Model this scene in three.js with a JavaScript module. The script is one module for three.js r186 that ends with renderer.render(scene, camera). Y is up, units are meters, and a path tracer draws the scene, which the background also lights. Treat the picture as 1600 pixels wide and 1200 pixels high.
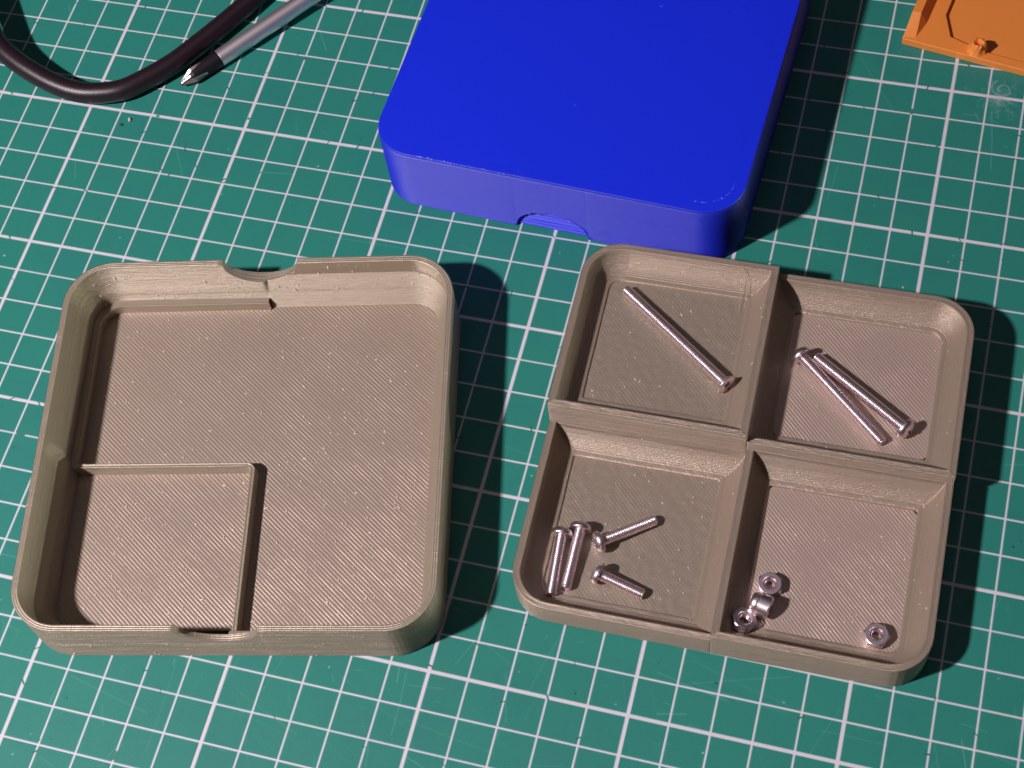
import * as THREE from 'three';
import { mergeGeometries, mergeVertices } from 'three/addons/utils/BufferGeometryUtils.js';
import { RoundedBoxGeometry } from 'three/addons/geometries/RoundedBoxGeometry.js';
import { Brush, Evaluator, SUBTRACTION, INTERSECTION } from 'three-bvh-csg';
import { createNoise2D } from 'simplex-noise';

// ---------------------------------------------------------------- camera, light, exposure
const CM = 0.01;                                            // everything below is written in centimetres
const scene = new THREE.Scene();
const renderer = new THREE.WebGLRenderer({ antialias: true });
renderer.setSize(1024, 768);
renderer.toneMapping = THREE.LinearToneMapping;
renderer.toneMappingExposure = 1.0;
renderer.shadowMap.enabled = true;

const camera = new THREE.PerspectiveCamera(25.59, 4 / 3, 0.02, 20);
{
  const right = new THREE.Vector3(0.960252, -0.108274, -0.257278), down = new THREE.Vector3(0.177098, -0.476121, 0.861362), ahead = new THREE.Vector3(-0.215759, -0.872689, -0.438021);
  const m = new THREE.Matrix4().makeBasis(right, down.clone().negate(), ahead.clone().negate());
  camera.quaternion.setFromRotationMatrix(m);
  camera.position.set(18.862 * CM, 39.533 * CM, 9.985 * CM);
  camera.setViewOffset(1600, 1200, 57.13, -9.23, 1600, 1200);
}
scene.background = new THREE.Color(0.022, 0.018, 0.022);      // the dim room

// desk lamp up to the left, in front of the mat
const lamp = new THREE.PointLight(new THREE.Color(1.0, 0.89, 0.93), 2.65);
lamp.name = 'desk_lamp_light';
lamp.position.set(-34 * CM, 70 * CM, 31 * CM);
lamp.castShadow = true;
lamp.shadow.radius = 1.2;
lamp.shadow.mapSize.set(2048, 2048);
lamp.shadow.camera.near = 0.1; lamp.shadow.camera.far = 3;
scene.add(lamp);
// a shaded lamp low on the far right, a metre away: its shade cuts the beam off just above the nearer tray
const second = new THREE.SpotLight(new THREE.Color(0.96, 1.0, 0.84), 1.75, 0, Math.PI / 6, 0.022);
second.name = 'distant_lamp_light';
second.position.set(1.12, 0.124, -0.22);
second.target.position.copy(second.position).add(new THREE.Vector3(-Math.cos(0.4136) * 0.99, Math.sin(0.4136), Math.cos(0.4136) * 0.142));
second.castShadow = true;
second.shadow.radius = 0.6;
scene.add(second);
// the weak ceiling lamp of the room
const ceiling = new THREE.RectAreaLight(new THREE.Color(1.0, 0.86, 0.98), 0.21, 1.2, 1.2);
ceiling.name = 'ceiling_lamp_light';
ceiling.position.set(0.25, 1.9, -0.55);
ceiling.lookAt(0.15, 0, -0.1);
scene.add(ceiling);

// ---------------------------------------------------------------- helpers
let seedState = 20240611;
const rnd = () => { seedState = (seedState + 0x6d2b79f5) | 0; let t = Math.imul(seedState ^ (seedState >>> 15), 1 | seedState); t = (t + Math.imul(t ^ (t >>> 7), 61 | t)) ^ t; return ((t ^ (t >>> 14)) >>> 0) / 4294967296; };
const range = (a, b) => a + (b - a) * rnd();
const noise = createNoise2D(rnd), noiseB = createNoise2D(rnd);
const lerp = (a, b, t) => a + (b - a) * t, clamp = (x, a = 0, b = 1) => Math.min(b, Math.max(a, x));
const V = (x, y, z) => new THREE.Vector3(x, y, z);

const taken = new Map();
function numbered(name) { const n = taken.get(name) ?? 0; taken.set(name, n + 1); return n ? name + '_' + String(n).padStart(3, '0') : name; }
function tag(o, label, category, group, kind) { Object.assign(o.userData, { label, category }); if (group) o.userData.group = group; if (kind) o.userData.kind = kind; return o; }
function thing(name, label, category, [x, y, z], turn = 0, group) {
  const o = new THREE.Group(); o.name = numbered(name);
  o.position.set(x * CM, y * CM, z * CM); o.rotation.y = turn;
  scene.add(o);
  return tag(o, label, category, group);
}
function part(name, geometry, material, parent) {            // geometry in centimetres
  const g = Array.isArray(geometry) ? mergeGeometries(geometry.map((q) => { const k = q.index ? q.toNonIndexed() : q.clone(); for (const a of Object.keys(k.attributes)) if (!['position', 'normal', 'uv'].includes(a)) k.deleteAttribute(a); return k; })) : geometry;
  g.scale(CM, CM, CM);
  const m = new THREE.Mesh(g, material); m.name = name; m.castShadow = m.receiveShadow = true;
  parent.add(m);
  return m;
}

// grid of vertices rows[j][i] = [x, y, z, u, v]; faces wound so that, with flip, they look the other way
function gridGeometry(rows, flip = false, closed = true) {
  const n = rows[0].length, pos = [], uv = [], idx = [];
  for (const row of rows) { for (const p of row) { pos.push(p[0], p[1], p[2]); uv.push(p[3], p[4]); } if (closed) { const p = row[0], q = row[n - 1]; pos.push(p[0], p[1], p[2]); uv.push(Math.abs(q[3] - p[3]) > 1e-9 ? q[3] + Math.hypot(p[0] - q[0], p[2] - q[2]) * CM : p[3], p[4]); } }
  const w = n + (closed ? 1 : 0);
  for (let j = 0; j + 1 < rows.length; j++) for (let i = 0; i + 1 < w; i++) {
    const a = j * w + i, b = a + 1, c = a + w, d = c + 1;
    if (flip) idx.push(a, b, c, b, d, c); else idx.push(a, c, b, b, c, d);
  }
  const g = new THREE.BufferGeometry();
  g.setAttribute('position', new THREE.Float32BufferAttribute(pos, 3)); g.setAttribute('uv', new THREE.Float32BufferAttribute(uv, 2)); g.setIndex(idx);
  g.computeVertexNormals();
  { // rows that were folded onto one another have no normal of their own: they take the nearest row's
    const nn = g.attributes.normal;
    for (let i = 0; i < w; i++) for (const [from, to, step] of [[1, rows.length, 1], [rows.length - 2, -1, -1]]) for (let j = from; j !== to; j += step) {
      const a = j * w + i, b = (j - step) * w + i;
      if (Math.hypot(nn.getX(a), nn.getY(a), nn.getZ(a)) < 0.5 && Math.hypot(nn.getX(b), nn.getY(b), nn.getZ(b)) > 0.5) nn.setXYZ(a, nn.getX(b), nn.getY(b), nn.getZ(b));
    }
  }
  if (closed) {                                              // one normal on both sides of the seam
    const nn = g.attributes.normal;
    for (let j = 0; j < rows.length; j++) { const a = j * w, b = a + w - 1; const x = nn.getX(a) + nn.getX(b), y = nn.getY(a) + nn.getY(b), z = nn.getZ(a) + nn.getZ(b), l = Math.hypot(x, y, z) || 1; nn.setXYZ(a, x / l, y / l, z / l); nn.setXYZ(b, x / l, y / l, z / l); }
  }
  return g;
}

// outline of a rectangle with its own radius at each corner (rear right, front right, front left, rear left), walked clockwise seen from above
function outline({ x0, x1, z0, z1 }, radii, sideStops, corner = 10) {
  const [rr, fr, fl, rl] = radii, pts = [];
  const side = (ax, az, bx, bz, nx, nz, stops) => { for (const f of stops) pts.push({ x: lerp(ax, bx, f), z: lerp(az, bz, f), nx, nz }); };
  const arc = (cx, cz, r, from) => { for (let k = 0; k <= corner; k++) { const a = from + (Math.PI / 2) * (k / corner); pts.push({ x: cx + r * Math.cos(a), z: cz + r * Math.sin(a), nx: Math.cos(a), nz: Math.sin(a) }); } };
  side(x0 + rl, z0, x1 - rr, z0, 0, -1, sideStops[0]);
  arc(x1 - rr, z0 + rr, rr, -Math.PI / 2);
  side(x1, z0 + rr, x1, z1 - fr, 1, 0, sideStops[1]);
  arc(x1 - fr, z1 - fr, fr, 0);
  side(x1 - fr, z1, x0 + fl, z1, 0, 1, sideStops[2]);
  arc(x0 + fl, z1 - fl, fl, Math.PI / 2);
  side(x0, z1 - fl, x0, z0 + rl, -1, 0, sideStops[3]);
  arc(x0 + rl, z0 + rl, rl, Math.PI);
  let u = 0;
  pts.forEach((p, i) => { if (i) u += Math.hypot(p.x - pts[i - 1].x, p.z - pts[i - 1].z); p.u = u; });
  return pts;
}
const even = (n) => Array.from({ length: n }, (_, k) => (k + 1) / (n + 1));
const notched = (half, span) => {                            // stops along a side, dense over a notch of half width `half` in its middle
  const s = new Set();
  const n = Math.round(span / 0.16); for (let k = 1; k < n; k++) { const f = k / n; if (Math.abs(f - 0.5) * span > half + 0.1) s.add(f); }
  for (let k = -17; k <= 17; k++) s.add(0.5 + (k / 17) * half / span);
  for (const k of [-1, 1]) s.add(0.5 + k * (half - 0.018) / span);
  return [...s].sort((a, b) => a - b);
};
function capGeometry(pts, y, up) {                           // flat cap over a convex outline
  const n = pts.length, pos = [], uv = [], idx = [];
  let cx = 0, cz = 0; for (const p of pts) { cx += p.x / n; cz += p.z / n; }
  pos.push(cx, y, cz); uv.push(cx * CM, cz * CM);
  for (const p of pts) { pos.push(p.x, y, p.z); uv.push(p.x * CM, p.z * CM); }
  for (let i = 0; i < n; i++) { const a = 1 + i, b = 1 + ((i + 1) % n); if (up) idx.push(0, b, a); else idx.push(0, a, b); }
  const g = new THREE.BufferGeometry();
  g.setAttribute('position', new THREE.Float32BufferAttribute(pos, 3)); g.setAttribute('uv', new THREE.Float32BufferAttribute(uv, 2)); g.setIndex(idx); g.computeVertexNormals();
  return g;
}
// stretch of a straight line that lies inside a convex outline
function clipLine(poly, px, pz, tx, tz) {
  let lo = -1e9, hi = 1e9;
  for (let i = 0; i < poly.length; i++) {
    const a = poly[i], b = poly[(i + 1) % poly.length], ex = b.x - a.x, ez = b.z - a.z;
    if (Math.hypot(ex, ez) < 1e-7) continue;
    const nx = ez, nz = -ex;                                 // outward for this walking sense
    const den = nx * tx + nz * tz, num = nx * (a.x - px) + nz * (a.z - pz);
    if (Math.abs(den) < 1e-12) { if (num < 0) return null; continue; }
    const t = num / den;
    if (den > 0) hi = Math.min(hi, t); else lo = Math.max(lo, t);
  }
  return hi > lo ? [lo, hi] : null;
}
// a printed floor: parallel beads of plastic laid side by side, as real ridges
function beadFloor(poly, y, pitch, amp, angle, steps = 30, patch = 0) {
  const tx = Math.cos(angle), tz = Math.sin(angle), nx = -tz, nz = tx;
  let lo = 1e9, hi = -1e9;
  for (const p of poly) { const d = p.x * nx + p.z * nz; lo = Math.min(lo, d); hi = Math.max(hi, d); }
  const rows = [], profile = [-1, -0.1, 0.28, 0.28, -0.1];
  for (let k = 0; ; k++) {
    const d = lo + 0.004 + (Math.floor(k / 5) + [0, 0.14, 0.36, 0.64, 0.86][k % 5]) * pitch;
    if (d > hi - 0.004) break;
    const c = clipLine(poly, nx * d, nz * d, tx, tz);
    if (!c) continue;
    const bead = Math.floor(k / 5), row = [];
    for (let i = 0; i <= steps; i++) {
      const t = lerp(c[0], c[1], i / steps), x = nx * d + tx * t, z = nz * d + tz * t;
      const fill = patch ? clamp(0.55 + 0.9 * noise(x * 0.45 + 11, z * 0.45)) : 1;       // where beads were squeezed flat
      const w = 0.95 + 0.22 * noiseB(bead * 7.13, t * 1.6) + 0.2 * noise(bead * 3.1, t * 5);
      row.push([x, y + amp * profile[k % 5] * w * lerp(1 - patch, 1, fill) + amp * 0.12 * noise(bead * 3.7, t * 0.8), z, x * CM, z * CM]);
    }
    rows.push(row);
  }
  return gridGeometry(rows, true, false);
}
// two crossing layers of beads
function hatchFloor({ x0, x1, z0, z1 }, y, pitch, amp, angle) {
  const nx = Math.round((x1 - x0) / (pitch / 4)), nz = Math.round((z1 - z0) / (pitch / 4)), rows = [];
  const ca = Math.cos(angle), sa = Math.sin(angle), bead = (d) => { const f = d / pitch - Math.floor(d / pitch) - 0.5; return 0.3 - 5.2 * f * f * f * f * 4; };
  for (let j = 0; j <= nz; j++) {
    const row = [];
    for (let i = 0; i <= nx; i++) {
      const x = lerp(x0, x1, i / nx), z = lerp(z0, z1, j / nz), a = bead(x * sa - z * ca), b = bead((x * ca + z * sa) * 0.92);
      const k = clamp(0.5 + 0.8 * noise(x * 0.55 + 5, z * 0.55 - 3));
      row.push([x, y + amp * (a * lerp(0.35, 1, k) + b * lerp(0.95, 0.25, k)) + amp * 0.5 * noiseB(x * 3, z * 3), z, x * CM, z * CM]);
    }
    rows.push(row);
  }
  return gridGeometry(rows, false, false);
}
// tiny burrs of plastic that catch the light
function flecks(count, place, size) {
  const list = [], base = mergeVertices((() => { const g = new THREE.IcosahedronGeometry(1, 1); g.deleteAttribute('uv'); g.deleteAttribute('normal'); return g; })()); base.computeVertexNormals();
  base.setAttribute('uv', new THREE.Float32BufferAttribute(new Float32Array(base.attributes.position.count * 2), 2));
  for (let k = 0; k < count; k++) {
    const [x, y, z] = place(), s = size * (0.3 + 1.0 * Math.pow(rnd(), 3)), g = base.clone(), long = rnd() < 0.3 ? range(1.5, 3) : range(0.8, 1.5);
    g.scale(s * long, s * 0.75, s); g.rotateY(rnd() < 0.6 ? -Math.PI / 4 : range(0, Math.PI)); g.translate(x, y, z);
    list.push(g);
  }
  return mergeGeometries(list);
}
function burrs(parent, material, ...geometries) { const m = part('plastic_burrs', geometries, material, parent); m.userData.kind = 'stuff'; return m; }
const LAYER = 0.028;                                         // printed layer height

// ---------------------------------------------------------------- materials
function grainTexture(size, dots, rough) {                   // height of a printed skin: soft unevenness, pinholes and flecks
  const h = new Float32Array(size * size);
  const wrap = (v) => ((v % size) + size) % size;
  for (let y = 0; y < size; y++) for (let x = 0; x < size; x++) h[y * size + x] = 0.5 + rough * (rnd() - 0.5);
  for (let k = 0; k < dots; k++) {
    const cx = rnd() * size, cy = rnd() * size, r = range(1.2, 3.6), s = rnd() < 0.75 ? range(0.15, 0.5) : -range(0.1, 0.35), ex = range(0.6, 1.8);
    for (let dy = -6; dy <= 6; dy++) for (let dx = -8; dx <= 8; dx++) { const d = Math.hypot(dx / ex, dy) / r; if (d < 1) h[wrap(Math.round(cy + dy)) * size + wrap(Math.round(cx + dx))] += s * (1 - d * d); }
  }
  const data = new Uint8Array(size * size * 4);
  for (let i = 0; i < h.length; i++) { const v = Math.round(255 * clamp(h[i])); data[i * 4] = data[i * 4 + 1] = data[i * 4 + 2] = v; data[i * 4 + 3] = 255; }
  const t = new THREE.DataTexture(data, size, size);
  t.wrapS = t.wrapT = THREE.RepeatWrapping; t.magFilter = THREE.LinearFilter; t.minFilter = THREE.LinearMipmapLinearFilter; t.needsUpdate = true;
  return t;
}
const grain = grainTexture(512, 260, 0.22), fine = grainTexture(512, 60, 0.5);
const repeat = (t, perMetre) => { const c = t.clone(); c.repeat.set(perMetre, perMetre); c.needsUpdate = true; return c; };
const plastic = (r, g, b, rough, extra = {}) => new THREE.MeshPhysicalMaterial({ color: new THREE.Color().setRGB(r, g, b), roughness: rough, ior: 1.6, side: THREE.DoubleSide, ...extra });
const khaki = plastic(0.455, 0.385, 0.288, 0.40, { metalness: 0.4, bumpMap: repeat(grain, 40), bumpScale: 0.0002 });
const khakiFloor = plastic(0.51, 0.41, 0.325, 0.42, { metalness: 0.4 }), khakiDull = plastic(0.44, 0.37, 0.28, 0.45, { metalness: 0.35 });
const olive = plastic(0.455, 0.365, 0.28, 0.38, { metalness: 0.4, bumpMap: repeat(grain, 40), bumpScale: 0.0002 });
const oliveFloor = plastic(0.435, 0.36, 0.28, 0.42, { metalness: 0.4 }), pinkFloor = plastic(0.60, 0.47, 0.39, 0.42, { metalness: 0.4 });
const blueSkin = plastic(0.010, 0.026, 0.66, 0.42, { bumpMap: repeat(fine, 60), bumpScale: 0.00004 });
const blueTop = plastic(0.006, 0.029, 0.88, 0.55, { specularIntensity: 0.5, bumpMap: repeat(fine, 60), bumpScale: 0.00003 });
const blueInner = plastic(0.012, 0.03, 0.85, 0.38);
const orangeSkin = plastic(1.0, 0.32, 0.055, 0.55, { bumpMap: repeat(fine, 50), bumpScale: 0.00004 });
const rubber = plastic(0.021, 0.010, 0.0155, 0.36, { bumpMap: repeat(fine, 30), bumpScale: 0.00005 });
const blackOxide = new THREE.MeshStandardMaterial({ color: new THREE.Color().setRGB(0.018, 0.014, 0.022), roughness: 0.5, metalness: 0.3 });
const steel = new THREE.MeshStandardMaterial({ color: new THREE.Color().setRGB(0.93, 0.81, 0.84), roughness: 0.36, metalness: 1, side: THREE.DoubleSide });
const satin = new THREE.MeshStandardMaterial({ color: new THREE.Color().setRGB(0.92, 0.84, 0.86), roughness: 0.5, metalness: 1, side: THREE.DoubleSide });
const bareSteel = new THREE.MeshStandardMaterial({ color: new THREE.Color().setRGB(0.78, 0.66, 0.62), roughness: 0.3, metalness: 1, side: THREE.DoubleSide });
const nylon = plastic(0.55, 0.5, 0.5, 0.35);

const strand = plastic(0.62, 0.52, 0.44, 0.28), burr = plastic(0.76, 0.67, 0.57, 0.18), burrDark = plastic(0.66, 0.57, 0.48, 0.18), burrBlue = plastic(0.2, 0.25, 0.9, 0.15);

// ---------------------------------------------------------------- desk and cutting mat
const MAT = { x0: -12, x1: 32, z0: -36, z1: 8 };
function matTexture() {
  const S = 2048, c = document.createElement('canvas'); c.width = c.height = S;
  const g = c.getContext('2d'), k = S / (MAT.x1 - MAT.x0), X = (x) => (x - MAT.x0) * k, Z = (z) => (z - MAT.z0) * k;
  g.fillStyle = 'rgb(46,142,126)'; g.fillRect(0, 0, S, S);
  for (let n = 0; n < 900; n++) {                            // uneven dye and handling marks
    const x = rnd() * S, y = rnd() * S, r = range(20, 150), a = range(0.004, 0.016), q = g.createRadialGradient(x, y, 0, x, y, r), col = rnd() < 0.5 ? '120,190,180' : '8,70,66';
    q.addColorStop(0, `rgba(${col},${a})`); q.addColorStop(1, `rgba(${col},0)`); g.fillStyle = q; g.fillRect(x - r, y - r, 2 * r, 2 * r);
  }
  const ink = 'rgb(237,229,237)';
  const line = (x0, z0, x1, z1, w) => { g.lineWidth = w * k; g.strokeStyle = ink; g.beginPath(); g.moveTo(X(x0), Z(z0)); g.lineTo(X(x1), Z(z1)); g.stroke(); };
  const mod = (a, b) => ((a % b) + b) % b;
  for (let i = MAT.x0; i <= MAT.x1; i++) line(i, MAT.z0, i, MAT.z1, mod(i, 5) === 0 ? 0.098 : 0.053);
  for (let j = MAT.z0; j <= MAT.z1; j++) line(MAT.x0, j, MAT.x1, j, mod(-j, 5) === 2 ? 0.098 : 0.053);
  // knife cuts: dark where they break the ink, pale where they scuff the green
  const cut = (x, z, a, len, style, w) => { g.strokeStyle = style; g.lineWidth = w; g.beginPath(); g.moveTo(X(x), Z(z)); const b = a + range(-0.05, 0.05); g.quadraticCurveTo(X(x + Math.cos(a) * len / 2 + range(-0.04, 0.04)), Z(z + Math.sin(a) * len / 2), X(x + Math.cos(b) * len), Z(z + Math.sin(b) * len)); g.stroke(); };
  for (let n = 0; n < 520; n++) {                            // nicks across the printed lines
    const across = rnd() < 0.5, on = Math.round(range(across ? MAT.x0 : MAT.z0, across ? MAT.x1 : MAT.z1)), along = range(across ? MAT.z0 : MAT.x0, across ? MAT.z1 : MAT.x1);
    const x = across ? on : along, z = across ? along : on, a = (across ? 0 : Math.PI / 2) + range(-0.9, 0.9);
    cut(x - Math.cos(a) * 0.09, z - Math.sin(a) * 0.09, a, range(0.12, 0.2), rnd() < 0.7 ? 'rgba(38,92,90,0.85)' : 'rgba(36,110,103,0.95)', range(0.8, 1.9));
  }
  for (let n = 0; n < 46; n++) {                             // dashes where a line has been worn away
    const across = rnd() < 0.5, on = Math.round(range(across ? MAT.x0 : MAT.z0, across ? MAT.x1 : MAT.z1)), along = range(across ? MAT.z0 : MAT.x0, across ? MAT.z1 : MAT.x1), l = range(0.06, 0.28);
    g.strokeStyle = 'rgba(40,116,108,0.8)'; g.lineWidth = 0.075 * k; g.beginPath(); g.moveTo(X(across ? on : along), Z(across ? along : on)); g.lineTo(X(across ? on : along + l), Z(across ? along + l : on)); g.stroke();
  }
  for (let n = 0; n < 620; n++) {                            // fine scratches, most near the front edge
    const front = rnd() < 0.55, x = range(MAT.x0, MAT.x1), z = front ? range(-4, 6) : range(MAT.z0, MAT.z1);
    cut(x, z, rnd() < 0.5 ? range(-0.3, 0.5) : range(0.9, 2.0), Math.pow(rnd(), 2) * 2.6 + 0.15, `rgba(195,228,220,${range(0.07, 0.34)})`, range(0.5, 1.1));
  }
  for (let n = 0; n < 26; n++) cut(range(MAT.x0, MAT.x1), range(MAT.z0, 6), range(-0.6, 2.2), range(2, 6), `rgba(200,230,224,${range(0.05, 0.13)})`, 0.7);
  for (let n = 0; n < 420; n++) { g.fillStyle = rnd() < 0.62 ? `rgba(235,238,234,${range(0.25, 0.85)})` : `rgba(14,50,48,${range(0.3, 0.7)})`; g.beginPath(); g.arc(X(range(MAT.x0, MAT.x1)), Z(range(MAT.z0, MAT.z1)), range(0.4, 1.5), 0, 7); g.fill(); }
  // the scuffed patch under the corner of the orange plate
  for (let n = 0; n < 260; n++) { const a = range(0, 6.3), r = Math.abs(range(-1, 1) * range(0, 1)) * 1.5; cut(21.3 + Math.cos(a) * r, -22.0 + Math.sin(a) * r * 1.3, range(0, 3.1), range(0.05, 0.4), `rgba(215,205,205,${range(0.04, 0.2)})`, range(0.6, 2.6)); }
  g.strokeStyle = 'rgba(225,205,205,0.4)'; g.lineWidth = 2.2; g.beginPath(); g.arc(X(21.35), Z(-22.35), 0.28 * k, 0.4, 4.2); g.stroke(); g.beginPath(); g.arc(X(21.4), Z(-22.3), 0.16 * k, 2.4, 6.6); g.stroke();
  const t = new THREE.CanvasTexture(c); t.colorSpace = THREE.SRGBColorSpace; t.anisotropy = 8; t.magFilter = THREE.LinearFilter;
  return t;
}
{
  const wood = new THREE.MeshStandardMaterial({ color: new THREE.Color().setRGB(0.16, 0.11, 0.075), roughness: 0.6 });
  const desk = part('tabletop', new RoundedBoxGeometry(140, 3, 90, 3, 0.4), wood, scene);
  desk.position.set(10 * CM, -1.81 * CM, -16 * CM); desk.userData.kind = 'structure';
  const top = new THREE.MeshPhysicalMaterial({ map: matTexture(), roughness: 0.46, bumpMap: repeat(fine, 22), bumpScale: 0.00008, specularIntensity: 0.9 });
  const body = new THREE.MeshStandardMaterial({ color: new THREE.Color().setRGB(0.012, 0.16, 0.14), roughness: 0.7 });
  const w = MAT.x1 - MAT.x0, d = MAT.z1 - MAT.z0, box = new THREE.BoxGeometry(w, 0.3, d), buv = box.attributes.uv;
  const mat = part('cutting_mat', box, [body, body, top, body, body, body], scene);
  mat.position.set((MAT.x0 + MAT.x1) / 2 * CM, -0.15 * CM, (MAT.z0 + MAT.z1) / 2 * CM);
  tag(mat, 'green cutting mat with white centimetre grid lines lying under everything', 'cutting mat');
  top.bumpMap.repeat.set(16, 16);
}

// ---------------------------------------------------------------- open khaki box with the low divider (left)
const uneven = (n) => { const h = Math.sin(n * 12.9898 + 4.1) * 43758.5453, r = h - Math.floor(h); return r > 0.9 ? 1.6 : 0.65 + 0.6 * r; };
const layersBetween = (y0, y1, even) => { const list = []; for (let y = y0, n = 0; y < y1 - 1e-6; y += LAYER, n++) for (const [f, o] of [[0, 2.0], [0.1, 1.05], [0.26, 0.3], [0.5, 0], [0.74, 0.3], [0.9, 1.05]]) if (y + f * LAYER < y1) list.push([y + f * LAYER, o * (even ? 1 : uneven(n + y0 * 91 + y1 * 7))]); list.push([y1, 0.5]); return list; };
{
  const W = 10.7, H = 1.759, R = 1.273, WALL = 0.175, FLOOR = 0.2, a = W / 2;
  const box = thing('parts_box', 'open khaki printed box with a low L-shaped divider and two thumb notches', 'box', [3.866, 0.004, -6.491], 0.221);
  const stops = notched(1.03, W - 2 * R), plainStops = even(50);
  const pts = outline({ x0: -a, x1: a, z0: -a, z1: a }, [R, R, R, R], [stops, plainStops, stops, plainStops], 16);
  const top = (p) => { const q = Math.abs(p.x) / 1.03; return Math.abs(p.nz) > 0.99 && q < 1 ? H - 0.68 * Math.sqrt(1 - q * q) : H; };
  const at = (p, d, y) => [p.x - p.nx * d, Math.min(y, top(p)), p.z - p.nz * d, p.u * CM, y * CM];
  const wobble = (p, y) => 0.0035 * noise(p.u * 0.35, y * 2.2) + 0.0018 * noiseB(p.u * 0.5, Math.floor(y / LAYER) * 5.1);
  const outer = layersBetween(0, H - 0.01).map(([y, o]) => pts.map((p) => at(p, y >= top(p) ? 0.006 : 0.0085 * o + (y < 0.03 ? 0.02 : 0) + wobble(p, y), y)));
  outer.push(pts.map((p) => at(p, 0.006, H)));
  const innerInset = (p, y) => {
    if (p.nz > 0.99 && Math.abs(p.x) < 1.06 && y > 0.74) return WALL;                             // the inside leans in towards the floor, with a step where the tray seats
    if (p.x < 0.06 && p.z < 0.1) return lerp(0.52, WALL, clamp((y - 0.3) / 1.4));
    if (p.x < 0.06 && p.nz > 0.9) return lerp(0.42, WALL, clamp((y - 0.2) / 0.54));
    if (p.x < 0.06) return y > 0.74 ? lerp(0.25, WALL, clamp((y - 0.74) / 0.6)) : lerp(0.64, 0.5, clamp((y - 0.2) / 0.54));
    return y > 1.2 ? WALL : lerp(0.61, WALL + 0.03, clamp((y - 0.2) / 1.0));
  };
  const smooth = (p, y) => p.x > 0.9 && p.nz < -0.99 && y > 1.2 ? 0.12 : 1;
  const inner = layersBetween(FLOOR - 0.03, H - 0.01).map(([y, o]) => pts.map((p) => at(p, y >= top(p) ? innerInset(p, top(p)) : innerInset(p, Math.max(y, FLOOR)) - 0.009 * o * smooth(p, y) + wobble(p, y + 7) * smooth(p, y), y)));
  const rim = [];
  for (let k = 0; k <= 18; k++) { const f = k / 18, bead = (f * 3) % 1; rim.push(pts.map((p) => { const q = at(p, lerp(0.006, top(p) < H ? innerInset(p, top(p)) : WALL, f), H); q[1] -= top(p) < H && (k === 0 || k === 18) ? 0 : k === 0 || k === 18 ? 0.012 : 0.01 * Math.pow(Math.abs(bead - 0.5) * 2, 2.5) + 0.002 * noise(p.u * 3, k * 3.1); return q; })); }
  part('wall', [gridGeometry(outer, false), gridGeometry(inner, true), gridGeometry(rim, false)], khaki, box);
  part('base', capGeometry(pts.map((p) => ({ x: p.x - p.nx * 0.02, z: p.z - p.nz * 0.02 })), 0.004, false), khakiFloor, box);
  const hole = outline({ x0: -a + 0.6, x1: a - 0.6, z0: -a + 0.6, z1: a - 0.6 }, [0.7, 0.7, 0.7, 0.7], [even(2), even(2), even(2), even(2)], 12);
  part('floor', [beadFloor(hole, FLOOR, 0.086, 0.009, Math.PI / 4, 120, 0.3)], khakiFloor, box);
  const onWall = () => { for (;;) { const p = pts[Math.floor(rnd() * pts.length)]; if (p.nz > -0.7) continue; const y = range(0.55, 1.7); if (y > top(p) - 0.03) continue; const d = innerInset(p, y) + 0.002; return [p.x - p.nx * d, y, p.z - p.nz * d]; } };
  const onFace = () => { const x = range(-4.2, 4.2); return [x, range(0.06, 0.9), a + 0.001]; };
  burrs(box, burr, flecks(1000, () => [range(-4.55, 4.55), FLOOR + 0.009, range(-4.55, 4.55)], 0.021), flecks(170, onWall, 0.02), flecks(60, onFace, 0.014));
  // the seating rail along the foot of the left and far walls
  const foot = [...pts.filter((p) => p.nx < -0.99 && Math.abs(p.nz) < 1e-6 && p.z < 0.3), ...pts.filter((p) => p.nx < -1e-6 && p.nz < -1e-6 && p.x < 0 && p.z < 0), ...pts.filter((p) => p.nz < -0.99 && p.x < 0.07)];
  const cut = [[0.40, 0.5], [0.60, 0.5], [0.632, 0.503], [0.645, 0.516], [0.662, 0.514], [0.668, 0.49], [0.665, 0.47], [0.672, 0.44], [0.668, 0.41], [0.675, 0.38], [0.671, 0.35], [0.678, 0.32], [0.674, 0.29], [0.68, 0.26], [0.676, 0.23], [0.682, 0.19]];
  const strip = cut.map(([d, y]) => foot.map((p) => [p.x - p.nx * (d + 0.003 * noise(p.u * 1.5, y * 20)), y + 0.003 * noise(p.u * 2.2, y * 9 + 5), p.z - p.nz * d, p.u * CM, (d + y) * CM]));
  const tail = foot.at(-1), endCap = [cut.map(([d, y]) => [tail.x, y, tail.z + d, d * CM, y * CM]), cut.map(() => [tail.x, 0.19, tail.z + 0.4, 0, 0])];
  part('rail', [gridGeometry(strip, false, false), gridGeometry(endCap, true, false)], khakiDull, box);
  // the divider: from the left wall to a clipped corner, then forward to the front wall
  const path = [[-5.0, 0.28], [-3, 0.28], [-1, 0.28], [-0.02, 0.28], [0.08, 0.33], [0.135, 0.42], [0.135, 1.5], [0.135, 3], [0.135, 4.9]], half = 0.062, DH = 0.57, fineRows = [];
  const line = [];
  for (let k = 0; k + 1 < path.length; k++) { const n = Math.max(1, Math.round(Math.hypot(path[k + 1][0] - path[k][0], path[k + 1][1] - path[k][1]) / 0.12)); for (let i = 0; i < n; i++) line.push([lerp(path[k][0], path[k + 1][0], i / n), lerp(path[k][1], path[k + 1][1], i / n)]); }
  line.push(path.at(-1));
  const prof = [];
  for (const [y, o] of layersBetween(FLOOR - 0.03, DH)) prof.push([-half - 0.05 * clamp((DH - y) / 0.5) + 0.004 * o, y]);
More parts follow.
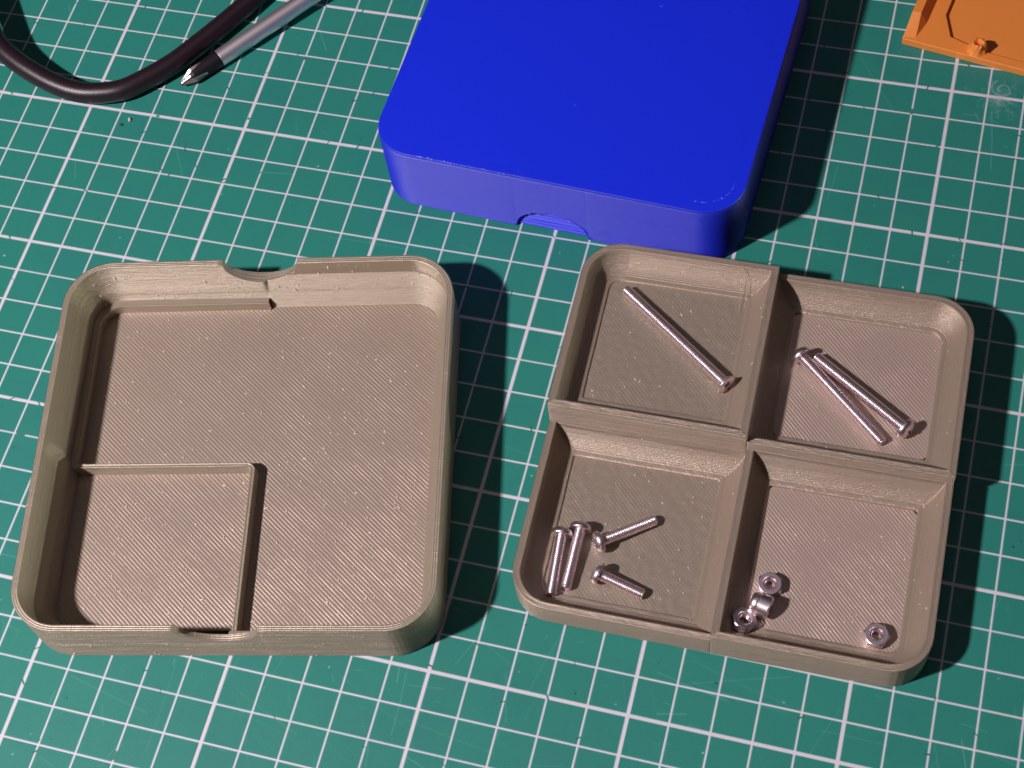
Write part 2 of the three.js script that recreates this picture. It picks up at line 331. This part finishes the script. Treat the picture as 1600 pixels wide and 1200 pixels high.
  prof.push([-half + 0.006, DH + 0.008], [-half + 0.03, DH + 0.012], [-0.012, DH], [0, DH - 0.006], [0.012, DH], [half - 0.03, DH + 0.012], [half - 0.006, DH + 0.008]);
  for (const [y, o] of layersBetween(FLOOR - 0.03, DH).reverse()) prof.push([half + 0.045 * clamp((DH - y) / 0.5) - 0.004 * o, y]);
  line.forEach(([x, z], i) => {
    const p = line[Math.max(0, i - 1)], q = line[Math.min(line.length - 1, i + 1)], l = Math.hypot(q[0] - p[0], q[1] - p[1]), nx = -(q[1] - p[1]) / l, nz = (q[0] - p[0]) / l;
    fineRows.push(prof.map(([s, y], j) => { const w = s + 0.002 * noise(i * 0.4, j * 0.7); return [x - nx * -w, y + (y > DH - 0.01 ? 0.003 * noise(i * 1.3, j) : 0), z - nz * -w, i * 0.0012, j * 0.0003]; }));
  });
  part('divider', gridGeometry(fineRows, true, false), khaki, box);
}

// ---------------------------------------------------------------- khaki tray of four stepped compartments (right)
{
  const S = 5.082, R = 1.038, RIM = 0.19, DEPTH = 0.722;
  const tray = thing('sorting_tray', 'khaki printed tray of four stepped compartments holding loose screws and nuts', 'tray', [16.503, 0.004, -9.04], 0.018);
  // name of the corner it fills: sign of x, sign of z, rim height, sides that open under a higher neighbour
  const cells = [
    { sx: -1, sz: -1, h: 1.764, open: [], hatch: true, label: 'tallest compartment, at the far left of the tray' },
    { sx: 1, sz: -1, h: 1.463, open: ['x'], label: 'second tallest compartment, beside the tallest' },
    { sx: 1, sz: 1, h: 1.136, open: ['z'], label: 'compartment of the four nuts' },
    { sx: -1, sz: 1, h: 0.868, open: ['z', 'x'], hatch: true, label: 'lowest compartment, with four short screws' },
  ];
  for (const c of cells) {
    const floorY = c.h - DEPTH;
    const inner = (out, d, open) => out + d * (open ? 1 : 1);
    // bounds of the cell at inset d: outer sides, and the two sides along the dividers
    const wallTop = { side: RIM, ox: c.open.includes('x') ? 0.001 : RIM, oz: c.open.includes('z') ? 0.001 : RIM };
    const over = 0.006;                                      // an open side reaches a hair into the higher wall next to it
    const rect = (ds, dx, dz) => {
      const xs = [c.open.includes('x') ? -over : 0, S], zs = [c.open.includes('z') ? -over : 0, S];
      const xa = xs[0] + dx, xb = xs[1] - ds, za = zs[0] + dz, zb = zs[1] - ds;
      return { x0: c.sx > 0 ? xa : -xb, x1: c.sx > 0 ? xb : -xa, z0: c.sz > 0 ? za : -zb, z1: c.sz > 0 ? zb : -za };
    };
    const radii = (big, small) => { const at = [c.sx > 0 && c.sz < 0, c.sx > 0 && c.sz > 0, c.sx < 0 && c.sz > 0, c.sx < 0 && c.sz < 0]; return at.map((b) => (b ? big : small)); };
    const st = [even(34), even(34), even(34), even(34)];
    const ring = (ds, dx, dz, big, small, y, jitter = 0, seed = 0) => outline(rect(ds, dx, dz), radii(big, small), st, 9).map((p, i) => [p.x - p.nx * jitter * noise(p.u * 0.6, seed), typeof y === 'function' ? y(p, i) : y, p.z - p.nz * jitter * noise(p.u * 0.6, seed), p.u * CM, (typeof y === 'function' ? c.h : y) * CM]);
    const outer = layersBetween(0, c.h - 0.008).map(([y, o]) => { const d = 0.0085 * o + (y < 0.03 ? 0.02 : 0); return ring(d, d, d, R - d, 0.025, y, 0.004, y * 3); });
    outer.push(ring(0.006, 0.006, 0.006, R - 0.006, 0.025, c.h));
    const rim = [];
    for (let k = 0; k <= 10; k++) {
      const f = k / 10, d = lerp(0.004, RIM, f), dx = lerp(0.004, wallTop.ox, f), dz = lerp(0.004, wallTop.oz, f), edge = k <= 1 || k >= 9;
      rim.push(ring(d, dx, dz, R - d, 0.03, (p, i) => c.h + (k === 0 || k === 10 ? -0.012 : edge || k === 2 || k === 8 ? 0 : -0.007 + (k % 2 === i % 2 ? 0.014 : -0.006) * (0.6 + 0.6 * noise(i * 0.9, k)))));
    }
    // the scooped inside, in printed terraces
    const rows = [], fin = { s: 0.72, x: c.open.includes('x') ? 0.56 : 0.7, z: c.open.includes('z') ? 0.56 : 0.7 };
    const shape = (t) => 0.88 * (1 - Math.cos(Math.asin(clamp(t)))) + 0.12 * clamp(t), FOOT = 0.032, SLOPE = DEPTH - FOOT, N = Math.round(SLOPE / LAYER);
    for (let k = 0; k < N; k++) {
      const e0 = shape(k / N), e1 = shape((k + 1) / N), q = uneven(k + c.h * 57);
      for (const [f, o, go] of [[0, 0.9, 0], [0.07, 0.35, 0.32], [0.2, 0.05, 0.64], [0.4, 0, 0.86], [0.66, 0, 0.97], [0.9, 0.3, 1]]) {      // each layer stands a little proud of the one above
        const y = c.h - SLOPE * (k + f) / N, e = lerp(e0, e1, go);
        rows.push(ring(lerp(RIM, fin.s, e) - 0.0095 * o * q, lerp(wallTop.ox, fin.x, e) - (k ? 0.0095 * o * q : 0), lerp(wallTop.oz, fin.z, e) - (k ? 0.0095 * o * q : 0), lerp(R - RIM, 0.3, e), lerp(0.025, 0.06, e), y, 0.0035, k * 1.7));
      }
    }
    for (const [d, y] of [[0, FOOT], [0.006, FOOT - 0.012], [0.008, 0.012], [0.012, -0.006]]) rows.push(ring(fin.s + d, fin.x + d, fin.z + d, 0.29, 0.055, floorY + y, 0.0035, 99));
    const cell = part('compartment', [gridGeometry(outer, false), gridGeometry(rim, false), gridGeometry(rows, true)], olive, tray);
    cell.userData.label = c.label;
    const fb = rect(fin.s - 0.01, fin.x - 0.01, fin.z - 0.01), poly = outline(fb, [0.2, 0.2, 0.2, 0.2], [even(2), even(2), even(2), even(2)], 6);
    part('floor', [c.hatch ? hatchFloor(fb, floorY, 0.078, 0.009, -Math.PI / 4) : beadFloor(poly, floorY, 0.08, 0.0085, Math.PI / 4, 60, 0.5)], c.hatch ? oliveFloor : pinkFloor, cell);
    const slope = () => { const t = Math.pow(rnd(), 0.6), row = rows[Math.min(rows.length - 2, Math.floor(t * rows.length))], q = row[Math.floor(rnd() * row.length)]; return [q[0], q[1], q[2]]; };
    burrs(cell, burrDark, flecks(c.hatch ? 150 : 90, () => [range(fb.x0 + 0.1, fb.x1 - 0.1), floorY + 0.008, range(fb.z0 + 0.1, fb.z1 - 0.1)], 0.019), flecks(110, slope, 0.017));
    part('base', capGeometry(outline(rect(0.02, 0.02, 0.02), radii(R, 0.02), st, 9), 0.004, false), oliveFloor, cell);
  }
  // hairs of stringing plastic
  const hair = (list) => new THREE.TubeGeometry(new THREE.CatmullRomCurve3(list.map((p) => V(...p))), 24, 0.0045, 5);
  part('stringing_hair', hair([[-0.85, 1.70, -4.86], [-0.8, 1.5, -4.72], [-0.76, 1.25, -4.45], [-0.74, 1.08, -4.1]]), strand, tray);
  part('stringing_hair', hair([[-0.92, 1.72, -4.88], [-0.86, 1.55, -4.8], [-0.9, 1.28, -4.5], [-0.86, 1.07, -3.95]]), strand, tray);
  part('stringing_hair', hair([[0.06, 1.2, -3.9], [0.16, 1.1, -3.4], [0.12, 1.05, -2.9], [0.2, 0.98, -2.6]]), strand, tray);
}

// ---------------------------------------------------------------- closed blue box (behind)
{
  const W = 10.401, H = 2.376, R = 1.154, a = W / 2, turn = -0.047, front = -22.646 + 7.5 * Math.cos(turn), cx = 10.285 + 7.5 * Math.sin(turn);
  const box = thing('lidded_box', 'closed bright blue printed box with rounded corners and a thumb notch', 'box', [cx - a * Math.sin(turn), 0.004, front - a * Math.cos(turn)], turn);
  const stops = notched(1.05, W - 2 * R), pts = outline({ x0: -a, x1: a, z0: -a, z1: a }, [R, R, R, R], [even(50), even(50), stops, even(50)], 16);
  const low = (p) => { const q = Math.abs(p.x) / 1.05; return p.nz > 0.99 && q < 1 ? 0.9 * Math.sqrt(1 - q * q) : 0; };
  const at = (p, d, y) => [p.x - p.nx * d, Math.max(y, low(p)), p.z - p.nz * d, p.u * CM, y * CM];
  const outer = layersBetween(0, H - 0.05, true).map(([y, o]) => pts.map((p) => at(p, 0.009 * o + 0.0025 * noise(p.u * 0.3, y * 1.5 + 40) + (y > H - 0.09 ? 0.01 : 0), y)));
  outer.push(pts.map((p) => at(p, 0.015, H - 0.03)), pts.map((p) => at(p, 0.045, H - 0.004)));
  const inside = [0, 0.5, 0.75, 1.2, H - 0.2].map((y) => pts.map((p) => at(p, 0.16, y)));
  const sill = [0, 1].map((f) => pts.map((p) => { const q = at(p, lerp(0.003, 0.16, f), 0); q[1] = Math.max(q[1], 0.002); return q; }));
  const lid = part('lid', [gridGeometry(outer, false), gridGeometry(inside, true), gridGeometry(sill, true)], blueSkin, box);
  const topRows = [[0.045, -0.004], [0.07, 0], [0.3, 0.002], [0.325, -0.0035], [0.35, 0.0015], [0.7, 0.002]].map(([d, y]) => pts.map((p) => [p.x - p.nx * d, H + y + 0.0012 * noise(p.u * 4, d * 9), p.z - p.nz * d, (p.x - p.nx * d) * CM, (p.z - p.nz * d) * CM, (pts[0].x - pts[0].nx * d) * CM]));
  const core = pts.map((p) => ({ x: p.x - p.nx * 0.69, z: p.z - p.nz * 0.69 }));
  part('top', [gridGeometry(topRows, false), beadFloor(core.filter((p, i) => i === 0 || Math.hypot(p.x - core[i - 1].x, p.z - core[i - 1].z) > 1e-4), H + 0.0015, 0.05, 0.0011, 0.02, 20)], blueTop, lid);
  // what shows in the notch: the tray inside the lid
  const b = a - 0.075, ip = outline({ x0: -b, x1: b, z0: -b, z1: b }, [1.08, 1.08, 1.08, 1.08], [even(6), even(6), even(40), even(6)], 8);
  const face = layersBetween(0, 1.4, true).map(([y, o]) => ip.map((p) => { const d = 0.009 * o + 0.05 * Math.pow(Math.abs(((y / 0.15) % 1) - 0.5) * 2, 3) + 0.004 * noise(p.u * 1.2, Math.floor(y / LAYER) * 3.3); return [p.x - p.nx * d, y, p.z - p.nz * d, p.u * CM, y * CM]; }));
  part('inner_tray', gridGeometry(face, false), blueInner, box);
  const rag = flecks(26, () => { const q = range(-0.95, 0.75); return [q, 0.9 * Math.sqrt(1 - (q / 1.05) ** 2) - 0.02, a - range(0.0, 0.1)]; }, 0.02);
  burrs(box, burrBlue, rag, flecks(70, () => { const q = range(-4.1, -0.6) , e = Math.pow(rnd(), 1.5); return [q, H - 0.012, a - 0.03 - 0.05 * e]; }, 0.024), flecks(60, () => { const t = range(-0.1, 1.6), r = R - 0.34; return [a - R + r * Math.sin(t), H + 0.001, a - R + r * Math.cos(t)]; }, 0.011), flecks(40, () => [range(-4.5, 4.5), H + 0.003, range(-4.5, 4.5)], 0.009), flecks(14, () => [range(-3.2, -2.4), range(1.0, 1.2), a], 0.014));
}

// ---------------------------------------------------------------- orange plate (far right corner)
{
  const o = thing('printed_plate', 'orange printed plate with an octagonal recess and a small crater-shaped boss', 'plate', [18.359, 0.004, -23.457], -0.166);
  // local x runs along the front edge, local z from the front edge to the back (negative)
  const T = 0.26, w = 11, d = 10;
  const plan = new THREE.Shape([[0.04, 0], [w, 0], [w, d], [0, d], [0, 0.05]].map(([x, y]) => new THREE.Vector2(x, y)));
  const oct = [[0.92, 1.25], [1.28, 0.52], [2.35, 0.3], [9.2, 0.3], [10, 1.2], [10, 8.6], [9.2, 9.4], [1.7, 9.4], [0.92, 8.6]];
  plan.holes.push(new THREE.Path(oct.map(([x, y]) => new THREE.Vector2(x, y))));
  const slab = new THREE.ExtrudeGeometry(plan, { depth: T - 0.06, bevelEnabled: true, bevelThickness: 0.03, bevelSize: 0.03, bevelOffset: -0.03, bevelSegments: 3 });
  slab.rotateX(-Math.PI / 2); slab.translate(0, 0.03, 0);
  part('frame', slab, orangeSkin, o);
  const inset = new THREE.ExtrudeGeometry(new THREE.Shape(oct.map(([x, y]) => new THREE.Vector2(lerp(x, 5.5, -0.01), lerp(y, 4.8, -0.01)))), { depth: 0.12, bevelEnabled: false });
  inset.rotateX(-Math.PI / 2); inset.translate(0, 0.01, 0);
  part('recess_floor', inset, orangeSkin, o);
  // raised left wall that runs out to nothing at the front
  const tri = (list) => { const p = list.flat(2); const g = new THREE.BufferGeometry(); g.setAttribute('position', new THREE.Float32BufferAttribute(p, 3)); g.setAttribute('uv', new THREE.Float32BufferAttribute(new Float32Array(p.length / 3 * 2), 2)); g.computeVertexNormals(); return g; };
  const A = [0.01, T - 0.02, -0.02], B = [0.36, T - 0.02, -0.12], C = [0.03, 0.62, -0.75], D = [0.28, 0.62, -0.78], E = [0.03, 0.62, -d], F = [0.28, 0.62, -d], G = [0.62, T - 0.02, -d], I = [0.5, T - 0.02, -0.75], J = [0.01, T - 0.02, -d], K = [0.015, T - 0.02, -0.75];
  part('side_wall', tri([[A, B, D], [A, D, C], [C, D, F], [C, F, E], [B, I, D], [D, I, G], [D, G, F], [A, C, K], [K, C, E], [K, E, J], [E, F, G], [E, G, J]]), orangeSkin, o);
  const lump = [[0.0, 0.10], [0.07, 0.11], [0.085, 0.2], [0.1, 0.31], [0.15, 0.335], [0.19, 0.3], [0.2, 0.18], [0.25, 0.06], [0.3, 0]].map(([r, y]) => new THREE.Vector2(r, y));
  const boss = new THREE.LatheGeometry(lump, 40), bp = boss.attributes.position;
  for (let k = 0; k < bp.count; k++) { const x = bp.getX(k), y = bp.getY(k), z = bp.getZ(k), n = 1 + 0.16 * noise(x * 5 + 3, z * 5) + 0.1 * noiseB(y * 9, x * 9); bp.setXYZ(k, x * n, y * (1 + 0.14 * noise(z * 7, x * 7 + 9)), z * n); }
  boss.computeVertexNormals(); boss.translate(2.12, T - 0.01, -0.3);
  part('boss', boss, orangeSkin, o);
  part('slot_frame', [new RoundedBoxGeometry(0.05, 0.06, 1.6, 2, 0.02).translate(3.5, 0.15, -2.15), new RoundedBoxGeometry(1.5, 0.06, 0.05, 2, 0.02).translate(4.2, 0.15, -1.36)], orangeSkin, o);
}

// ---------------------------------------------------------------- black cable and screwdriver (far left)
{
  const run = [[-16, 0.34, -30], [-13.5, 0.9, -25.5], [-11, 1.05, -21.6], [-9.135, 0.95, -19.045], [-8.25, 0.8, -18.117], [-7.597, 0.68, -17.748], [-6.993, 0.58, -17.508], [-6.187, 0.46, -17.273], [-5.426, 0.38, -17.175], [-4.832, 0.35, -17.246], [-4.081, 0.34, -17.503], [-3.446, 0.34, -18.061], [-2.85, 0.34, -18.74], [-2.31, 0.34, -19.59], [-1.781, 0.34, -20.498], [-1.263, 0.34, -21.464], [-0.5, 0.34, -23], [1.5, 0.34, -27], [4, 0.34, -31]].map((p) => V(...p));
  const g = new THREE.TubeGeometry(new THREE.CatmullRomCurve3(run, false, 'centripetal'), 260, 0.325, 22);
  const uv = g.attributes.uv; for (let k = 0; k < uv.count; k++) uv.setXY(k, uv.getX(k) * 0.35, uv.getY(k) * 0.02);
  const m = part('power_cable', g, rubber, scene);
  tag(m, 'thick black cable curving across the corner of the green mat', 'cable');
}
{
  const tip = V(-2.4, 0.19, -18.153), far = V(0.695, 0.45, -22.006), dir = far.clone().sub(tip).normalize();
  const d = thing('screwdriver', 'cross-head screwdriver with silver shaft and worn black tip, beside the cable', 'screwdriver', [tip.x, tip.y, tip.z]);
  d.quaternion.setFromUnitVectors(V(1, 0, 0), dir);
  const spin = (list, seg = 40) => { const g = new THREE.LatheGeometry(list.map(([x, r]) => new THREE.Vector2(r, x)), seg); g.rotateZ(-Math.PI / 2); return g; };
  const RS = 0.265;
  part('shaft', spin([[1.4, 0.02], [1.4, RS - 0.012], [1.415, RS], [10, RS], [10, 0.02]]), satin, d);
  part('handle', spin([[9.6, 0.02], [9.6, 0.5], [9.9, 0.75], [11, 0.8], [12, 0.62], [13, 0.78], [18, 0.8], [18.8, 0.6], [19, 0.02]]), blackOxide, d);
  // black nose: a round bar, coned at the end, with four tapering flutes ground into it
  const cone = (x) => (x > 0.46 ? RS - 0.008 : lerp(0.06, RS - 0.008, x / 0.46)), roll = 0.62;
  const skin = (x, t) => { const deep = clamp((0.86 - x) / 0.8), w = 0.16 + 0.62 * Math.pow(deep, 0.8), off = Math.abs((((t - roll) / (Math.PI / 2)) % 1 + 1) % 1 - 0.5) * 2; const k = clamp(1 - off / w); return Math.max(0.025, cone(x) * (1 - deep * 0.62 * Math.sin(k * Math.PI / 2))); };
  const rows = [], seg = 96;
  for (let j = 0; j <= 60; j++) { const x = lerp(1.402, 0, j / 60), row = []; for (let i = 0; i < seg; i++) { const t = (i / seg) * Math.PI * 2, r = skin(x, t); row.push([x, r * Math.cos(t), r * Math.sin(t), t * 0.002, x * 0.01]); } rows.push(row); }
  rows.push(rows.at(-1).map((p) => [0, 0, 0, 0, 0]));
  part('nose', gridGeometry(rows, false), blackOxide, d);
  // bare metal in the flutes and along the worn edges of the point
  for (let q = 0; q < 4; q++) {
    const mid = roll + (q + 0.5) * Math.PI / 2, fl = [];
    for (let j = 0; j <= 24; j++) {
      const x = lerp(0.84, 0.02, j / 24), deep = clamp((0.86 - x) / 0.8), w = (0.16 + 0.62 * Math.pow(deep, 0.8)) * Math.PI / 4 * 0.93, row = [];
      for (let i = 0; i <= 10; i++) { const t = mid + lerp(-w, w, i / 10), r = skin(x, t) + 0.0035; row.push([x, r * Math.cos(t), r * Math.sin(t), 0, 0]); }
      fl.push(row);
    }
    part('flute', gridGeometry(fl, false, false), bareSteel, d);
    const edge = [];
    for (let j = 0; j <= 10; j++) { const x = lerp(0.34, -0.004, j / 10), row = []; for (let i = 0; i <= 4; i++) { const t = roll + q * Math.PI / 2 + lerp(-0.16, 0.16, i / 4), r = cone(Math.max(0, x)) + 0.004; row.push([x, r * Math.cos(t), r * Math.sin(t), 0, 0]); } edge.push(row); }
    part('worn_edge', gridGeometry(edge, false, false), bareSteel, d);
  }
}

// ---------------------------------------------------------------- screws
function threadGeometry(x0, x1, major, minor, pitch = 0.05, seg = 28) {
  const rows = [], n = Math.ceil((x1 - x0) / pitch * 6);
  for (let j = 0; j <= n; j++) {
    const x = lerp(x0, x1, j / n), row = [], end = clamp((x1 - x) / 0.05), start = clamp((x - x0) / 0.04);
    for (let i = 0; i < seg; i++) {
      const t = (i / seg) * Math.PI * 2, f = x / pitch - i / seg, p = Math.abs((f - Math.floor(f)) * 2 - 1);
      const r = lerp(minor, major, clamp((p - 0.12) / 0.72)) * lerp(0.74, 1, end) * lerp(minor / major, 1, start);
      row.push([x, r * Math.cos(t), r * Math.sin(t), 0, 0]);
    }
    rows.push(row);
  }
  const last = rows.at(-1); rows.push(last.map((p) => [p[0], p[1] * 0.5, p[2] * 0.5, 0, 0]), last.map((p) => [p[0], 0, 0, 0, 0]));
  return gridGeometry(rows, true);
}
const evaluator = new Evaluator(); evaluator.attributes = ['position', 'normal'];
const withoutUv = (g) => { const k = g.index ? g : mergeVertices(g); k.deleteAttribute('uv'); return k; };
const zeroUv = (g) => { g.setAttribute('uv', new THREE.Float32BufferAttribute(new Float32Array(g.attributes.position.count * 2), 2)); return g; };
function headGeometry(profile, recess) {
  const g = new THREE.LatheGeometry(profile.map(([x, r]) => new THREE.Vector2(r, x)), 44); g.rotateZ(-Math.PI / 2);
  let brush = new Brush(g); brush.geometry.deleteAttribute('uv'); brush.updateMatrixWorld();
  const cross = (turn) => { const b = new THREE.CylinderGeometry(recess, recess * 0.45, 0.13, 4, 1); b.rotateY(Math.PI / 4); b.scale(1, 1, 0.27); b.rotateZ(Math.PI / 2); b.rotateX(turn); b.translate(0.045, 0, 0); b.deleteAttribute('uv'); return b; };
  for (const turn of [0, Math.PI / 2]) { const c = new Brush(cross(turn)); c.updateMatrixWorld(); brush = evaluator.evaluate(brush, c, SUBTRACTION); brush.updateMatrixWorld(); }
  return zeroUv(brush.geometry);
}
const panProfile = [[0.2, 0.0], [0.2, 0.262], [0.19, 0.276], [0.15, 0.281], [0.1, 0.272], [0.05, 0.238], [0.018, 0.18], [0.004, 0.1], [0, 0.0]];
const sunkProfile = [[0.16, 0.0], [0.16, 0.148], [0.045, 0.272], [0.028, 0.28], [0.008, 0.276], [0, 0.262], [0, 0.0]];
const FLOORS = { tall: 1.042, second: 0.741, nuts: 0.414, low: 0.146 };
const loose = 'loose machine screws lying in the sorting tray';
function screw(label, head, tip, kind, roll, amp = 1, material = steel) {
  const h = V(...head), t = V(...tip), len = h.distanceTo(t);
  const s = thing('machine_screw', label, 'screw', head, 0, loose);
  s.quaternion.setFromUnitVectors(V(1, 0, 0), t.clone().sub(h).normalize()).multiply(new THREE.Quaternion().setFromAxisAngle(V(1, 0, 0), roll));
  part('head', headGeometry(kind === 'pan' ? panProfile : sunkProfile, 0.16), material, s);
  part('shank', threadGeometry(kind === 'pan' ? 0.19 : 0.14, len, 0.149, 0.149 - 0.027 * amp), material, s);
}
const up = 0.008;
screw('long flat-head screw lying alone across the tallest compartment', [15.703, FLOORS.tall + 0.272 + up, -10.63], [12.522, FLOORS.tall + 0.152 + up, -13.008], 'sunk', 0.5, 1);
screw('long round-head screw with its head against the wall of the second tallest compartment', [17.253, FLOORS.second + 0.283 + up, -12.114], [19.75, FLOORS.second + 0.152 + up, -10.019], 'pan', 0.2, 1);
screw('long screw crossing under the head of its neighbour, its own head towards the nuts', [20.348, FLOORS.second + 0.283 + up, -10.376], [17.72, FLOORS.second + 0.152 + up, -12.14], 'pan', 0.9, 0.6);
screw('short screw lying closest to the outer wall of the lowest compartment', [12.40, FLOORS.low + 0.283 + up, -6.251], [12.515, FLOORS.low + 0.152 + up, -4.491], 'pan', 0.4);
screw('short screw lying side by side with the one at the outer wall', [12.835, FLOORS.low + 0.283 + up, -6.497], [12.825, FLOORS.low + 0.152 + up, -4.728], 'pan', 0.1);
screw('short screw with its tip pointing to the middle of the lowest compartment', [13.26, FLOORS.low + 0.283 + up, -6.003], [14.616, FLOORS.low + 0.152 + up, -7.036], 'pan', 0.75);
screw('shortest screw, lying in front of the other three in the lowest compartment', [13.409, FLOORS.low + 0.283 + up, -5.281], [14.751, FLOORS.low + 0.152 + up, -4.985], 'pan', 0.3);

// ---------------------------------------------------------------- nuts
const AF = 0.55, NUT = 0.27;
function nutGeometry(height, bore) {
  const hex = new THREE.CylinderGeometry(AF / Math.sqrt(3), AF / Math.sqrt(3), height, 6, 1); hex.deleteAttribute('uv');
  const turned = new THREE.LatheGeometry([[0, -height / 2 - 0.001], [0.262, -height / 2 - 0.001], [0.33, -height / 2 + 0.045], [0.33, height / 2 - 0.045], [0.262, height / 2 + 0.001], [0, height / 2 + 0.001]].map(([r, y]) => new THREE.Vector2(r, y)), 48); turned.deleteAttribute('uv');
  const drill = new THREE.LatheGeometry([[0, -1], [bore + 0.05 + 0.6, -1], [bore + 0.045, -height / 2 - 0.002], [bore, -height / 2 + 0.045], [bore, height / 2 - 0.045], [bore + 0.045, height / 2 + 0.002], [bore + 0.65, 1], [0, 1]].map(([r, y]) => new THREE.Vector2(r, y)), 40); drill.deleteAttribute('uv');
  const run = [hex, turned, drill].map((g) => { const b = new Brush(g); b.updateMatrixWorld(); return b; });
  const a = evaluator.evaluate(run[0], run[1], INTERSECTION); a.updateMatrixWorld();
  return zeroUv(evaluator.evaluate(a, run[2], SUBTRACTION).geometry);
}
function boreThread(height, bore) {
  const rows = [];
  for (let j = 0; j <= 40; j++) { const y = lerp(-height / 2 + 0.04, height / 2 - 0.04, j / 40), row = []; for (let i = 0; i < 32; i++) { const f = y / 0.05 - i / 32, r = bore - 0.002 - 0.02 * Math.abs((f - Math.floor(f)) * 2 - 1), t = (i / 32) * Math.PI * 2; row.push([r * Math.cos(t), y, r * Math.sin(t), 0, 0]); } rows.push(row); }
  return gridGeometry(rows, true);
}
const nuts = 'loose nuts lying in the sorting tray';
const NG = nutGeometry(NUT, 0.142), BT = boreThread(NUT, 0.142);
function nut(label, [x, y, z], euler) {
  const n = thing('hex_nut', label, 'nut', [x, y, z], 0, nuts); n.rotation.set(...euler);
  part('body', NG.clone(), steel, n); part('thread', BT.clone(), steel, n);
  return n;
}
const nf = FLOORS.nuts + 0.008;
nut('hex nut lying flat, nearest the middle of the tray, touching the nut on its edge', [17.706, nf + NUT / 2, -5.80], [0, 0.12, 0]);
nut('hex nut tilted against the wall in the inner corner of its compartment', [17.262, nf + NUT / 2 + 0.075, -4.74], [-0.12, 0.42, -0.2]);
nut('hex nut lying flat by itself near the rounded outer corner', [20.38, nf + NUT / 2, -5.068], [0, 0.5, 0]);
{
  const n = thing('lock_nut', 'lock nut standing on its edge between two flat hex nuts', 'nut', [17.60, nf + AF / 2 - 0.003, -5.205], 0, nuts);
  n.rotation.set(0, -0.2, -Math.PI / 2);                     // its axis lies level
  part('body', NG.clone().scale(1, 1.12, 1).translate(0, 0.09, 0), steel, n);
  part('thread', BT.clone().scale(1, 1.12, 1).translate(0, 0.09, 0), steel, n);
  const collar = new THREE.LatheGeometry([[0.245, -0.05], [0.262, -0.075], [0.265, -0.13], [0.25, -0.2], [0.21, -0.25], [0.17, -0.25], [0.15, -0.22], [0.15, -0.05]].map(([r, y]) => new THREE.Vector2(r, y)), 40);
  part('collar', collar, steel, n);
  part('insert', new THREE.LatheGeometry([[0.12, -0.23], [0.205, -0.23], [0.205, -0.1], [0.12, -0.1], [0.12, -0.23]].map(([r, y]) => new THREE.Vector2(r, y)), 32), nylon, n);
}

// ---------------------------------------------------------------- crumbs on the mat
{
  const crumb = (name, label, at, size, material) => {
    const g = new THREE.IcosahedronGeometry(1, 1), p = g.attributes.position;
    for (let k = 0; k < p.count; k++) { const n = 1 + 0.3 * noise(p.getX(k) * 2 + size[0] * 40, p.getZ(k) * 2 + p.getY(k)); p.setXYZ(k, p.getX(k) * size[0] * n, p.getY(k) * size[1] * n, p.getZ(k) * size[2] * n); }
    g.computeVertexNormals();
    const m = part(name, g, material, scene); m.position.set(at[0] * CM, at[1] * CM, at[2] * CM); m.rotation.y = 0.5;
    return m;
  };
  tag(crumb('plastic_crumb', '', [-3.604, 0.04, -16.694], [0.045, 0.04, 0.08], plastic(0.7, 0.62, 0.55, 0.6)), 'pale crumb lying on the mat in front of the cable', 'crumb');
  tag(crumb('dirt_speck', '', [-3.80, 0.02, -16.48], [0.06, 0.02, 0.045], plastic(0.03, 0.06, 0.05, 0.8)), 'dark speck of dirt beside the pale crumb', 'speck');
}

renderer.render(scene, camera);
